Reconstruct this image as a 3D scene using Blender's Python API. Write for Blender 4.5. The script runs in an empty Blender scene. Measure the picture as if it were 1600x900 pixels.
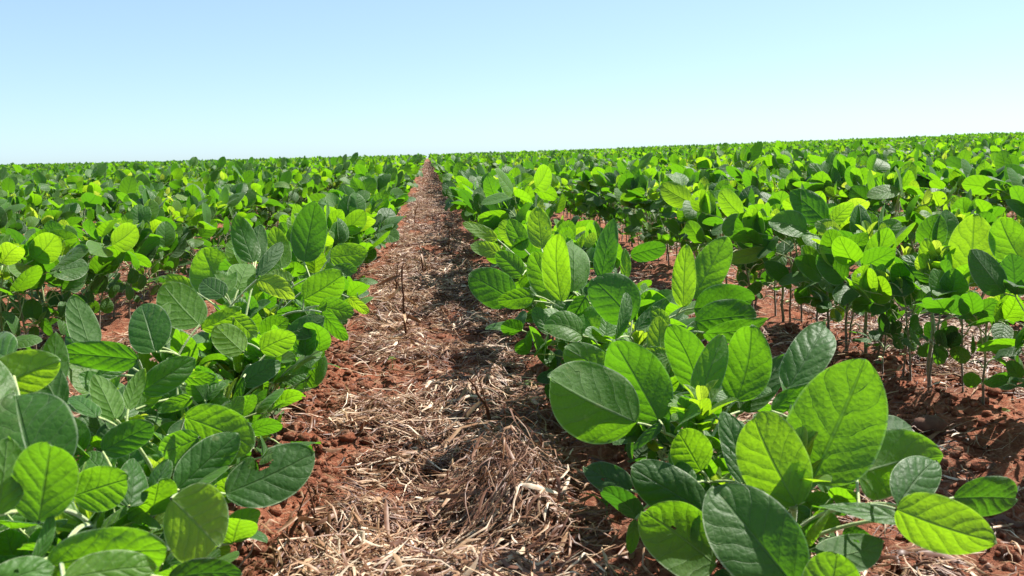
import bpy, math, random
import numpy as np
from mathutils import Vector, Matrix

random.seed(7)
rng = np.random.default_rng(7)
R = math.radians
sc = bpy.context.scene
col = sc.collection

# ------------------------------------------------------------ camera
F, H = 1331.0, 0.40                      # focal length in pixels of the 1600 px photograph, eye height in metres
_X0, _Y0, _s = (667 - 800) / F, -(238 - 450) / F, math.tan(R(1.7))
_Z = np.array([-_s, 1.0, -_s * _X0 + _Y0]); _Z /= np.linalg.norm(_Z)
_Y = np.array([_X0, _Y0, -1.0]); _Y /= np.linalg.norm(_Y)
_X = np.cross(_Y, _Z)
CR = np.array([_X, _Y, _Z])              # camera axes -> world axes
cam = bpy.data.objects.new('camera', bpy.data.cameras.new('camera'))
col.objects.link(cam)
cam.matrix_world = Matrix.Translation((0, 0, H)) @ Matrix(CR.tolist()).to_4x4()
cam.data.sensor_width = 36
cam.data.lens = 36 * F / 1600
cam.data.clip_start = 0.02
cam.data.clip_end = 3000
cam.data.dof.use_dof = True
cam.data.dof.focus_distance = 1.5
cam.data.dof.aperture_fstop = 20
sc.camera = cam

def at(px, py, d):                       # pixel of the photograph + depth in metres -> point
    return CR @ (np.array([(px - 800) / F, -(py - 450) / F, -1.0]) * d) + np.array([0, 0, H])

def pix(p):
    c = CR.T @ (np.asarray(p) - np.array([0, 0, H]))
    return 800 + F * c[0] / -c[2], 450 - F * c[1] / -c[2], -c[2]

# ------------------------------------------------------------ light
AZ, EL = R(62), R(53)
SUN = np.array([math.sin(AZ) * math.cos(EL), math.cos(AZ) * math.cos(EL), math.sin(EL)])
w = bpy.data.worlds.new('World'); sc.world = w
w.use_nodes = True
nt = w.node_tree
bg = nt.nodes['Background']
sky = nt.nodes.new('ShaderNodeTexSky')
sky.sky_type = 'NISHITA'
sky.sun_disc = False
sky.sun_elevation = EL
sky.sun_rotation = AZ
sky.altitude = 0
sky.air_density = 0.6
sky.dust_density = 0.5
sky.ozone_density = 7.0
gm = nt.nodes.new('ShaderNodeGamma'); gm.inputs[1].default_value = 0.5       # the phone's flat rendering of a clear sky
tn_ = nt.nodes.new('ShaderNodeMix'); tn_.data_type = 'RGBA'; tn_.blend_type = 'MULTIPLY'; tn_.inputs[0].default_value = 1
tn_.inputs[7].default_value = (1.99, 2.25, 2.24, 1)
nt.links.new(sky.outputs[0], gm.inputs[0]); nt.links.new(gm.outputs[0], tn_.inputs[6])
nt.links.new(tn_.outputs[2], bg.inputs[0])
bg.inputs[1].default_value = 0.10
sd = bpy.data.lights.new('sun', 'SUN')
sd.energy = 5.0
sd.angle = R(0.5)
sd.color = (1.0, 0.955, 0.88)
so = bpy.data.objects.new('sun', sd); col.objects.link(so)
so.rotation_euler = Vector(SUN.tolist()).to_track_quat('Z', 'Y').to_euler()
sc.view_settings.view_transform = 'Standard'
sc.view_settings.look = 'None'
sc.view_settings.exposure = 1.06
sc.view_settings.gamma = 1
sc.view_settings.use_curve_mapping = False
sc.render.engine = 'CYCLES'
cy = sc.cycles
cy.max_bounces = 7; cy.diffuse_bounces = 3; cy.glossy_bounces = 2
cy.transmission_bounces = 4; cy.transparent_max_bounces = 4
cy.use_adaptive_sampling = True; cy.adaptive_threshold = 0.015
cy.use_denoising = True
try:
    cy.denoiser = 'OPENIMAGEDENOISE'; cy.denoising_prefilter = 'ACCURATE'
except Exception:
    pass

# ------------------------------------------------------------ node helpers
class NB:
    def __init__(s, name):
        s.m = bpy.data.materials.new(name); s.m.use_nodes = True
        s.t = s.m.node_tree; s.t.nodes.clear()
        s.out = s.t.nodes.new('ShaderNodeOutputMaterial')
    def n(s, typ, **kw):
        x = s.t.nodes.new(typ)
        for k, v in kw.items():
            if k.startswith('i_'):
                x.inputs[int(k[2:])].default_value = v
            else:
                setattr(x, k, v)
        return x
    def l(s, a, b): s.t.links.new(a, b)
    def put(s, sock, v):
        if hasattr(v, 'is_output'): s.l(v, sock)
        else: sock.default_value = v
    def math(s, op, a, b=0.0, c=0.0, clamp=False):
        x = s.n('ShaderNodeMath', operation=op); x.use_clamp = clamp
        s.put(x.inputs[0], a); s.put(x.inputs[1], b)
        if len(x.inputs) > 2: s.put(x.inputs[2], c)
        return x.outputs[0]
    def mix(s, f, a, b, bt='MIX'):
        x = s.n('ShaderNodeMix', data_type='RGBA', blend_type=bt)
        s.put(x.inputs[0], f); s.put(x.inputs[6], a); s.put(x.inputs[7], b)
        return x.outputs[2]
    def ramp(s, f, stops):
        x = s.n('ShaderNodeValToRGB')
        while len(x.color_ramp.elements) < len(stops): x.color_ramp.elements.new(0.5)
        for e, (p, c) in zip(x.color_ramp.elements, stops):
            e.position = p; e.color = (*c, 1)
        s.l(f, x.inputs[0]); return x.outputs[0]
    def smooth(s, v, a, b):
        x = s.n('ShaderNodeMapRange', interpolation_type='SMOOTHSTEP')
        s.put(x.inputs[0], v); x.inputs[1].default_value = a; x.inputs[2].default_value = b
        return x.outputs[0]
    def noise(s, vec, scale, detail=3, rough=0.5):
        x = s.n('ShaderNodeTexNoise'); x.inputs['Scale'].default_value = scale
        x.inputs['Detail'].default_value = detail; x.inputs['Roughness'].default_value = rough
        if vec is not None: s.l(vec, x.inputs['Vector'])
        return x.outputs[0]
c4 = lambda r, g, b: (r, g, b, 1.0)

NV = 5.6      # pairs of side veins
VS = 1.7      # how far a side vein climbs towards the tip

def leaf_material():
    b = NB('soybean_leaf')
    uv = b.n('ShaderNodeUVMap', uv_map='UVMap').outputs[0]
    sp = b.n('ShaderNodeSeparateXYZ'); b.l(uv, sp.inputs[0])
    ax = b.math('ABSOLUTE', b.math('MULTIPLY_ADD', sp.outputs[0], 2, -1))
    tone = b.n('ShaderNodeAttribute', attribute_name='tone').outputs['Fac']
    rnd = b.n('ShaderNodeObjectInfo').outputs['Random']
    geo = b.n('ShaderNodeNewGeometry')
    back = geo.outputs['Backfacing']
    tc = b.n('ShaderNodeTexCoord').outputs['Object']
    # veins
    wob = b.math('MULTIPLY', b.math('SUBTRACT', b.noise(tc, 48, 2), 0.5), 0.9)
    ph = b.math('ADD', b.math('SUBTRACT', b.math('MULTIPLY', sp.outputs[1], NV), b.math('MULTIPLY', ax, VS)), wob)
    pp = b.math('ABSOLUTE', b.math('SUBTRACT', b.math('FRACT', b.math('ADD', ph, 100.0)), 0.5))   # 0.5 at veins
    side = b.smooth(pp, 0.455, 0.492)
    ridge = b.smooth(pp, 0.22, 0.5)
    mid = b.math('SUBTRACT', 1.0, b.smooth(ax, 0.012, 0.06))
    vor = b.n('ShaderNodeTexVoronoi', feature='DISTANCE_TO_EDGE'); vor.inputs['Scale'].default_value = 210
    b.l(tc, vor.inputs['Vector'])
    net = b.math('SUBTRACT', 1.0, b.smooth(vor.outputs[0], 0.0, 0.16))
    vein = b.math('MAXIMUM', b.math('MAXIMUM', b.math('MULTIPLY', side, 0.9), mid), b.math('MULTIPLY', net, 0.28))
    rim = b.smooth(b.math('MAXIMUM', ax, b.math('MULTIPLY', b.math('SUBTRACT', sp.outputs[1], 0.5), 1.98)), 0.94, 0.985)
    tn = b.math('ADD', tone, b.math('MULTIPLY', b.math('SUBTRACT', rnd, 0.5), 0.14), clamp=True)
    mot = b.smooth(b.noise(tc, 28, 4, 0.6), 0.3, 0.75)
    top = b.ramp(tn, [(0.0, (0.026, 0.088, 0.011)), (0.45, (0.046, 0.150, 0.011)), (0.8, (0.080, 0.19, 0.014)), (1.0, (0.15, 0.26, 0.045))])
    top = b.mix(b.math('MULTIPLY', mot, 0.35), top, b.mix(1.0, top, c4(1.7, 1.45, 1.3), 'MULTIPLY'))
    top = b.mix(b.math('MULTIPLY', vein, 0.42), top, c4(0.16, 0.27, 0.09))
    und = b.ramp(tn, [(0.0, (0.040, 0.10, 0.028)), (0.5, (0.062, 0.155, 0.024)), (1.0, (0.15, 0.29, 0.04))])
    und = b.mix(b.math('MULTIPLY', vein, 0.5), und, c4(0.23, 0.36, 0.12))
    base = b.mix(back, top, und)
    fine = b.noise(tc, 420, 3, 0.7)
    base = b.mix(b.smooth(fine, 0.35, 0.7), b.mix(1.0, base, c4(0.78, 0.80, 0.8), 'MULTIPLY'), base)
    dust = b.math('MULTIPLY', b.smooth(b.noise(tc, 16, 5, 0.7), 0.5, 0.75), b.smooth(rnd, 0.35, 1.0))
    base = b.mix(b.math('MULTIPLY', dust, 0.22), base, c4(0.30, 0.22, 0.12))
    # insect nibbles and pale flecks
    fl = b.smooth(b.noise(tc, 95, 2, 0.5), 0.70, 0.76)
    base = b.mix(b.math('MULTIPLY', fl, 0.35), base, c4(0.30, 0.32, 0.12))
    base = b.mix(b.math('MULTIPLY', rim, 0.7), base, c4(0.42, 0.50, 0.30))
    tr = b.ramp(tn, [(0.0, (0.06, 0.21, 0.006)), (0.3, (0.13, 0.38, 0.006)), (0.55, (0.26, 0.58, 0.006)), (0.8, (0.42, 0.70, 0.012)), (1.0, (0.60, 0.74, 0.05))])
    tr = b.mix(b.math('MULTIPLY', b.math('MAXIMUM', vein, b.math('MULTIPLY', ridge, 0.30)), 0.7), tr, b.mix(1.0, tr, c4(0.38, 0.45, 0.6), 'MULTIPLY'))
    bmp = b.n('ShaderNodeBump'); bmp.inputs['Strength'].default_value = 0.6; bmp.inputs['Distance'].default_value = 0.0015
    cell = b.n('ShaderNodeTexVoronoi', feature='SMOOTH_F1'); cell.inputs['Scale'].default_value = 260; cell.inputs['Smoothness'].default_value = 0.35
    b.l(tc, cell.inputs['Vector'])
    hgt = b.math('SUBTRACT', b.math('MULTIPLY', b.noise(tc, 170, 3, 0.6), 0.35), b.math('ADD', b.math('ADD', b.math('MULTIPLY', ridge, 0.30), b.math('MULTIPLY', vein, 0.35)), b.math('MULTIPLY', mid, 1.0)))
    hgt = b.math('SUBTRACT', hgt, b.math('MULTIPLY', cell.outputs[0], 0.45))
    b.l(hgt, bmp.inputs['Height'])
    p = b.n('ShaderNodeBsdfPrincipled')
    b.l(base, p.inputs['Base Color']); b.l(bmp.outputs[0], p.inputs['Normal'])
    b.l(b.math('ADD', 0.54, b.math('MULTIPLY', back, 0.16)), p.inputs['Roughness'])
    p.inputs['Specular IOR Level'].default_value = 0.5
    p.inputs['Sheen Weight'].default_value = 0.12; p.inputs['Sheen Roughness'].default_value = 0.45
    p.inputs['Sheen Tint'].default_value = c4(0.85, 1.0, 0.85)
    t = b.n('ShaderNodeBsdfTranslucent'); b.l(tr, t.inputs[0]); b.l(bmp.outputs[0], t.inputs['Normal'])
    ms = b.n('ShaderNodeMixShader'); ms.inputs[0].default_value = 0.48
    b.l(p.outputs[0], ms.inputs[1]); b.l(t.outputs[0], ms.inputs[2]); b.l(ms.outputs[0], b.out.inputs[0])
    return b.m

def stem_material():
    b = NB('soybean_stem')
    tone = b.n('ShaderNodeAttribute', attribute_name='tone').outputs['Fac']
    tc = b.n('ShaderNodeTexCoord').outputs['Object']
    c = b.ramp(tone, [(0.0, (0.085, 0.045, 0.028)), (0.3, (0.14, 0.12, 0.05)), (0.6, (0.22, 0.30, 0.09)), (1.0, (0.36, 0.44, 0.16))])
    c = b.mix(b.smooth(b.noise(tc, 180, 3, 0.6), 0.45, 0.7), c, b.mix(1.0, c, c4(1.5, 1.4, 1.3), 'MULTIPLY'))
    p = b.n('ShaderNodeBsdfPrincipled'); b.l(c, p.inputs['Base Color'])
    p.inputs['Roughness'].default_value = 0.6
    p.inputs['Sheen Weight'].default_value = 0.5
    p.inputs['Subsurface Weight'].default_value = 0.0
    bm = b.n('ShaderNodeBump'); bm.inputs['Strength'].default_value = 0.5; bm.inputs['Distance'].default_value = 0.0008
    b.l(b.noise(tc, 700, 2), bm.inputs['Height']); b.l(bm.outputs[0], p.inputs['Normal'])
    b.l(p.outputs[0], b.out.inputs[0]); return b.m

def straw_material():
    b = NB('dry_straw')
    tone = b.n('ShaderNodeAttribute', attribute_name='tone').outputs['Fac']
    tc = b.n('ShaderNodeTexCoord').outputs['Object']
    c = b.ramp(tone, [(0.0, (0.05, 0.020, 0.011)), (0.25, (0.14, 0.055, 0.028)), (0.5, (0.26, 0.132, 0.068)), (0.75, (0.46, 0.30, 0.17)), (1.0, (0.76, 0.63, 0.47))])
    c = b.mix(b.smooth(b.noise(tc, 90, 4, 0.65), 0.4, 0.72), c, b.mix(1.0, c, c4(0.62, 0.45, 0.36), 'MULTIPLY'))
    p = b.n('ShaderNodeBsdfPrincipled'); b.l(c, p.inputs['Base Color']); p.inputs['Roughness'].default_value = 0.5
    t = b.n('ShaderNodeBsdfTranslucent'); b.l(c, t.inputs[0])
    ms = b.n('ShaderNodeMixShader'); ms.inputs[0].default_value = 0.15
    b.l(p.outputs[0], ms.inputs[1]); b.l(t.outputs[0], ms.inputs[2]); b.l(ms.outputs[0], b.out.inputs[0])
    return b.m

def soil_material():
    b = NB('red_soil')
    pos = b.n('ShaderNodeNewGeometry').outputs['Position']
    n1 = b.noise(pos, 9, 5, 0.6); n2 = b.noise(pos, 85, 6, 0.7); n3 = b.noise(pos, 420, 3, 0.6)
    c = b.ramp(n2, [(0.25, (0.060, 0.019, 0.010)), (0.5, (0.175, 0.060, 0.031)), (0.75, (0.30, 0.125, 0.070))])
    c = b.mix(b.smooth(n1, 0.35, 0.7), c, b.mix(1.0, c, c4(1.3, 1.15, 1.05), 'MULTIPLY'))
    # crushed chaff pressed into the crumbs
    mp = b.n('ShaderNodeMapping'); mp.inputs['Scale'].default_value = (60, 260, 60); mp.inputs['Rotation'].default_value = (0, 0, 0.35)
    b.l(pos, mp.inputs[0])
    mp2 = b.n('ShaderNodeMapping'); mp2.inputs['Scale'].default_value = (240, 55, 60); mp2.inputs['Rotation'].default_value = (0, 0, -0.5)
    b.l(pos, mp2.inputs[0])
    ch = b.math('MAXIMUM', b.smooth(b.noise(mp.outputs[0], 1, 2), 0.57, 0.64), b.smooth(b.noise(mp2.outputs[0], 1, 2), 0.58, 0.65))
    c = b.mix(b.math('MULTIPLY', ch, 0.45), c, c4(0.40, 0.235, 0.145))
    bm = b.n('ShaderNodeBump'); bm.inputs['Strength'].default_value = 1.0; bm.inputs['Distance'].default_value = 0.006
    b.l(b.math('ADD', n2, b.math('MULTIPLY', n3, 0.35)), bm.inputs['Height'])
    p = b.n('ShaderNodeBsdfPrincipled'); b.l(c, p.inputs['Base Color']); p.inputs['Roughness'].default_value = 0.9
    p.inputs['Specular IOR Level'].default_value = 0.2
    b.l(bm.outputs[0], p.inputs['Normal']); b.l(p.outputs[0], b.out.inputs[0]); return b.m

def plain(name, a, c, rough=0.7, scale=120, spec=0.3):
    b = NB(name); tc = b.n('ShaderNodeTexCoord').outputs['Object']
    k = b.mix(b.smooth(b.noise(tc, scale, 4, 0.6), 0.3, 0.7), c4(*a), c4(*c))
    p = b.n('ShaderNodeBsdfPrincipled'); b.l(k, p.inputs['Base Color']); p.inputs['Roughness'].default_value = rough
    p.inputs['Specular IOR Level'].default_value = spec
    bm = b.n('ShaderNodeBump'); bm.inputs['Strength'].default_value = 0.6; bm.inputs['Distance'].default_value = 0.002
    b.l(b.noise(tc, scale * 2, 4), bm.inputs['Height']); b.l(bm.outputs[0], p.inputs['Normal'])
    b.l(p.outputs[0], b.out.inputs[0]); return b.m

M_LEAF, M_STEM, M_STRAW, M_SOIL = leaf_material(), stem_material(), straw_material(), soil_material()
M_COT = plain('cotyledon', (0.55, 0.56, 0.22), (0.68, 0.66, 0.36), 0.5)
M_CLOD = plain('dark_clod', (0.09, 0.04, 0.025), (0.16, 0.075, 0.045), 0.85, 60)
M_STONE = plain('grey_stone', (0.34, 0.34, 0.35), (0.50, 0.50, 0.50), 0.5, 80)
M_WOOD = plain('dry_wood', (0.20, 0.12, 0.075), (0.34, 0.24, 0.16), 0.7, 160)

# ------------------------------------------------------------ mesh helpers
class Geo:
    """vertices, faces, uv and tone collected in arrays"""
    def __init__(s): s.v, s.f, s.u, s.t, s.n = [], [], [], [], 0
    def add(s, v, f, uv=None, tone=0.5):
        v = np.asarray(v, float)
        s.v.append(v); s.f.append(np.asarray(f) + s.n)
        s.u.append(np.zeros((len(v), 2)) if uv is None else uv)
        s.t.append(np.broadcast_to(np.asarray(tone, float), (len(v),)))
        s.n += len(v); return s
    def join(s, g, M=None):
        for v, f, u, t in zip(g.v, g.f, g.u, g.t):
            pass
        V = np.concatenate(g.v)
        if M is not None: V = V @ M[:3, :3].T + M[:3, 3]
        s.add(V, np.concatenate(g.f), np.concatenate(g.u), np.concatenate(g.t)); return s
    def mesh(s, name, mat, smooth=True):
        V = np.concatenate(s.v).astype(np.float32); Fq = np.concatenate(s.f).astype(np.int32)
        U = np.concatenate(s.u).astype(np.float32); T = np.concatenate(s.t).astype(np.float32)
        me = bpy.data.meshes.new(name)
        me.vertices.add(len(V)); me.vertices.foreach_set('co', V.ravel())
        me.loops.add(Fq.size); me.loops.foreach_set('vertex_index', Fq.ravel())
        me.polygons.add(len(Fq)); me.polygons.foreach_set('loop_start', np.arange(len(Fq), dtype=np.int32) * 4)
        me.polygons.foreach_set('loop_total', np.full(len(Fq), 4, np.int32))
        me.update(calc_edges=True)
        uvl = me.uv_layers.new(name='UVMap'); uvl.data.foreach_set('uv', U[Fq.ravel()].ravel())
        a = me.attributes.new('tone', 'FLOAT', 'POINT'); a.data.foreach_set('value', T)
        if smooth: me.polygons.foreach_set('use_smooth', np.ones(len(Fq), bool))
        me.materials.append(mat); return me

def grid_faces(nu, nv, wrap=False):
    i, j = np.meshgrid(np.arange(nu - 1), np.arange(nv if wrap else nv - 1), indexing='ij')
    a = i * nv + j; b_ = i * nv + (j + 1) % nv
    return np.stack([a, b_, b_ + nv, a + nv], -1).reshape(-1, 4)

def nrm(v): v = np.asarray(v, float); return v / max(np.linalg.norm(v), 1e-9)

def blade(L, W, nu=30, nv=17, fold=0.15, droop=0.12, cup=0.0, wave=1.0, tone=0.5, r=None, pucker=1.0, tm=None, bite=None):
    """one leaflet: base at the origin, tip along +Y, upper face +Z"""
    r = r or random
    tm = tm or r.uniform(.36, .47); te = r.uniform(.57, .78)
    t = (1 - np.cos(np.linspace(0, math.pi, nu))) / 2 * 0.5 + np.linspace(0, 1, nu) * 0.5
    lo = np.sqrt(np.clip(1 - (np.abs(tm - t) / tm) ** 2.2, 0, 1))
    hi = np.clip(1 - (np.abs(t - tm) / (1 - tm)) ** r.uniform(2.1, 2.6), 0, 1) ** te
    wt = np.where(t < tm, lo, hi) * W / 2
    x = np.linspace(-1, 1, nv)
    T, X = np.meshgrid(t, x, indexing='ij')
    WT = wt[:, None] * (1 + 0.05 * np.where(X > 0, 1, -1) * r.uniform(-1, 1))
    px = X * WT; ap = np.abs(px)
    ph = T * NV - np.abs(X) * VS
    pk = np.abs(np.sin(math.pi * ph)) ** 0.7 - 0.6
    env = np.clip(1.1 - np.abs(X) ** 4, 0, 1) * np.sin(math.pi * np.clip(T, 0, 1)) ** 0.5
    z = pucker * 0.0075 * L * pk * env * np.clip((1 - T) * 3.2, 0, 1) * np.clip(T * 6, 0, 1)
    z += fold * ap - cup * ap ** 2 / max(W, 1e-6) * 2
    p1, p2, p3 = (r.uniform(0, 6.28) for _ in range(3))
    z += wave * L * 0.022 * np.abs(X) ** 2 * np.sin(9 * T + p1 + 2 * np.sign(X)) * env
    z += wave * L * 0.018 * np.sin(4 * T + p2) * X
    py = T * L + 0.10 * np.abs(X) * 0 * L
    # droop: bend the axis as an arc
    th = droop * 2 * T
    if abs(droop) > 1e-4:
        y0 = L / (2 * droop) * np.sin(th); z0 = -L / (2 * droop) * (1 - np.cos(th))
    else:
        y0, z0 = py, 0 * py
    y = y0 + z * np.sin(th); z = z0 + z * np.cos(th)
    tw = r.uniform(-0.25, 0.25) * wave * T
    xx = px * np.cos(tw) ; z = z + px * np.sin(tw)
    sb = r.uniform(-0.04, 0.04) * L
    xx = xx + sb * np.sin(math.pi * T)
    V = np.stack([xx, y, z], -1).reshape(-1, 3)
    f = grid_faces(nu, nv)
    uv = np.stack([(X + 1) / 2, T], -1).reshape(-1, 2)
    if bite is not None:
        bx, bt, br = bite
        c = uv[f].mean(1)
        keep = ((c[:, 0] - bx) * 1.0) ** 2 + ((c[:, 1] - bt) * 1.5) ** 2 + 0.003 * np.sin(c[:, 0] * 60) * np.sin(c[:, 1] * 50) > br ** 2
        f = f[keep]
    return V, f, uv, tone

def tube(g, pts, rad, tone, n=6):
    pts = np.asarray(pts, float); m = len(pts)
    rad = np.broadcast_to(np.asarray(rad, float), (m,)); tone = np.broadcast_to(np.asarray(tone, float), (m,))
    tan = np.gradient(pts, axis=0)
    ref = np.array([0.3, 0.9, 0.2])
    V = []
    for i in range(m):
        tt = nrm(tan[i]); s = nrm(np.cross(tt, ref)); q = np.cross(s, tt)
        a = np.linspace(0, 2 * math.pi, n, endpoint=False)
        V.append(pts[i] + rad[i] * (np.cos(a)[:, None] * s + np.sin(a)[:, None] * q))
    V = np.array(V).reshape(-1, 3)
    g.add(V, grid_faces(m, n, True), None, np.repeat(tone, n)); return g

def curve(a, b, bend, n=7):
    t = np.linspace(0, 1, n)[:, None]
    return np.asarray(a) * (1 - t) + np.asarray(b) * t + np.asarray(bend) * (4 * t * (1 - t))

def frame(p, axis, normal):
    y = nrm(axis); z = np.asarray(normal, float); z = nrm(z - y * (z @ y)); x = np.cross(y, z)
    M = np.eye(4); M[:3, 0], M[:3, 1], M[:3, 2], M[:3, 3] = x, y, z, p
    return M

def blob(g, c, rx, ry, rz, tone=0.5, n=10, m=7, jit=0.0, rr=None):
    rr = rr or rng
    th = np.linspace(0, math.pi, m); a = np.linspace(0, 2 * math.pi, n, endpoint=False)
    T, A = np.meshgrid(th, a, indexing='ij')
    k = 1 + jit * rr.normal(size=T.shape); k[0] = k[0, 0]; k[-1] = k[-1, 0]
    V = np.stack([rx * np.sin(T) * np.cos(A) * k, ry * np.sin(T) * np.sin(A) * k, rz * np.cos(T) * k], -1).reshape(-1, 3) + c
    g.add(V, grid_faces(m, n, True), None, tone); return g

def tag(o, label=None, cat=None, group=None, kind=None):
    if label: o['label'] = label
    if cat: o['category'] = cat
    if group: o['group'] = group
    if kind: o['kind'] = kind
    return o
def link(name, me, parent=None, M=None):
    o = bpy.data.objects.new(name, me); col.objects.link(o)
    if parent is not None: o.parent = parent
    if M is not None: o.matrix_local = Matrix(np.asarray(M).tolist())
    return o

# ------------------------------------------------------------ ground
_lat = rng.random((256, 256))
def vnoise(x, y):
    xi, yi = np.floor(x).astype(int), np.floor(y).astype(int)
    fx, fy = x - xi, y - yi
    fx = fx * fx * (3 - 2 * fx); fy = fy * fy * (3 - 2 * fy)
    g = lambda a, b_: _lat[a % 256, b_ % 256]
    return (g(xi, yi) * (1 - fx) + g(xi + 1, yi) * fx) * (1 - fy) + (g(xi, yi + 1) * (1 - fx) + g(xi + 1, yi + 1) * fx) * fy
def fbm(x, y, o=4):
    s, a, k = 0, 1, 0
    for i in range(o):
        s = s + a * (vnoise(x * 2 ** i + 17 * i, y * 2 ** i + 31 * i) - 0.5); k += a; a *= 0.55
    return s / k
def land(x, y):
    """the lie of the field: level, a shallow valley along the path, falling away beyond a crest"""
    r = np.hypot(x, y)
    z = 0.00055 * x ** 2 / (1 + x ** 2 / 900) * np.clip(y / 4, 0, 1)
    q = np.clip(r - 33, 0, None)
    return z - 6 * (1 - np.exp(-(q / 75) ** 2))
ROWS = [0.25 + 0.515 * k for k in range(0, 70)]; ROWS = [-v for v in ROWS[::-1]] + ROWS
MOUND = (0.085, 0.93)
def gz(x, y):
    x = np.asarray(x, float); y = np.asarray(y, float)
    z = land(x, y)
    fade = 1 / (1 + np.hypot(x, y) / 14)
    z = z + fade * (0.030 * fbm(x * 3.1, y * 3.1, 3) + 0.060 * fbm(x * 12, y * 12, 4))
    c = np.abs(fbm(x * 45 + 9, y * 45, 3))
    z = z + fade * 0.030 * (0.25 - c)
    ro = np.abs(((np.abs(x) - 0.25 + 0.2575) % 0.515) - 0.2575)
    z = z + 0.012 * np.exp(-(ro / 0.07) ** 2) * fade
    z = z + 0.040 * np.exp(-(((x - MOUND[0]) / 0.052) ** 2 + ((y - MOUND[1]) / 0.10) ** 2))
    z = z - 0.030 * np.exp(-(((x + 0.02) / 0.06) ** 2 + ((y - 0.86) / 0.07) ** 2))
    return z

def ground():
    n = 760
    a = np.linspace(-1, 1, n)
    X = 0.55 * a + 0.35 * np.sinh(a * 8.0) / np.sinh(8.0) * 1400 * 1.0 + 2.2 * a ** 3 + 6 * a ** 7
    b_ = np.linspace(-0.22, 1, 1050)
    Yv = 2.2 * b_ + 5.0 * np.sign(b_) * np.abs(b_) ** 3 + 22 * np.sign(b_) * np.abs(b_) ** 7 + 900 * np.sinh(b_ * 14) / np.sinh(14)
    Yv[0:12] = np.linspace(-300, Yv[12] - 0.02, 12, endpoint=False)
    XX, YY = np.meshgrid(X, Yv, indexing='ij')
    V = np.stack([XX, YY, gz(XX, YY)], -1).reshape(-1, 3)
    g = Geo().add(V, grid_faces(len(X), len(Yv))[:, ::-1])
    return tag(link('ground', g.mesh('ground', M_SOIL)), 'reddish brown crumbly soil of the field under straw', kind='structure')
ground()

# loose crumbs and clods of soil lying on the sheet
def crumbs():
    g = Geo(); r2 = np.random.default_rng(5)
    n = 11000
    y = 0.45 + 3.4 * r2.random(n) ** 1.6; x = r2.uniform(-0.32, 0.32, n)
    far = r2.random(n) < 0.45; x[far] = r2.uniform(-1.6, 2.2, far.sum())
    x = np.concatenate([x, r2.uniform(.28, 1.25, 6000), r2.uniform(-.34, -.12, 2500)]); y = np.concatenate([y, r2.uniform(.5, 1.7, 6000), r2.uniform(.5, 1.7, 2500)]); n += 8500
    z = gz(x, y)
    for i in range(n):
        s = 0.0016 + 0.0075 * r2.random() ** 4
        blob(g, (x[i], y[i], z[i] + s * 0.2), s * r2.uniform(.8, 1.4), s, s * 0.75, 0.5, 6, 5, 0.16, r2)
    return tag(link('soil_crumbs', g.mesh('soil_crumbs', M_SOIL, False)), 'loose red soil crumbs scattered over the ground', kind='stuff')
crumbs()

# ------------------------------------------------------------ straw
def straw(name, x, y, dir_, L, W, lift, arch, steep, tone, label, seg=5):
    """ribbons with a shallow V section; all arrays of equal length"""
    n = len(x); r2 = np.random.default_rng(len(name) + n)
    t = np.linspace(-0.5, 0.5, seg)[None, :]
    bendc = (r2.normal(0, 0.75, n) * np.minimum(1.6, L / .035))[:, None]
    ang = dir_[:, None] + bendc * t * 1.6
    dl = L[:, None] / (seg - 1)
    cx = np.cumsum(np.cos(ang) * dl, 1); cyy = np.cumsum(np.sin(ang) * dl, 1)
    cx = cx - cx.mean(1, keepdims=True) + x[:, None]; cyy = cyy - cyy.mean(1, keepdims=True) + y[:, None]
    zz = gz(cx, cyy); zm = zz.mean(1, keepdims=True)
    zz = np.maximum(zz * 0.5 + zm * 0.5, zz) + lift[:, None] + arch[:, None] * (0.25 - t ** 2) * 4 + steep[:, None] * (t + 0.5)
    wv = W[:, None] * np.sqrt(np.clip(1.02 - (2 * t) ** 4, 0.05, 1)) / 2
    roll = r2.uniform(-0.9, 0.9, n)[:, None] + r2.normal(0, 1.2, n)[:, None] * t
    px, py = -np.sin(ang), np.cos(ang)
    V = np.zeros((n, seg, 3, 3))
    for k, sgn in enumerate((-1, 0, 1)):
        V[:, :, k, 0] = cx + sgn * wv * px * np.cos(roll)
        V[:, :, k, 1] = cyy + sgn * wv * py * np.cos(roll)
        V[:, :, k, 2] = zz + sgn * wv * np.sin(roll) + (wv * 0.45 if sgn == 0 else 0)
    f = grid_faces(seg, 3)
    Fq = (f[None] + (np.arange(n) * seg * 3)[:, None, None]).reshape(-1, 4)
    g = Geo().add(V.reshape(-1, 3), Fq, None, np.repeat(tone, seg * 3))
    return tag(link(name, g.mesh(name, M_STRAW)), label, kind='stuff')

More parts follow.
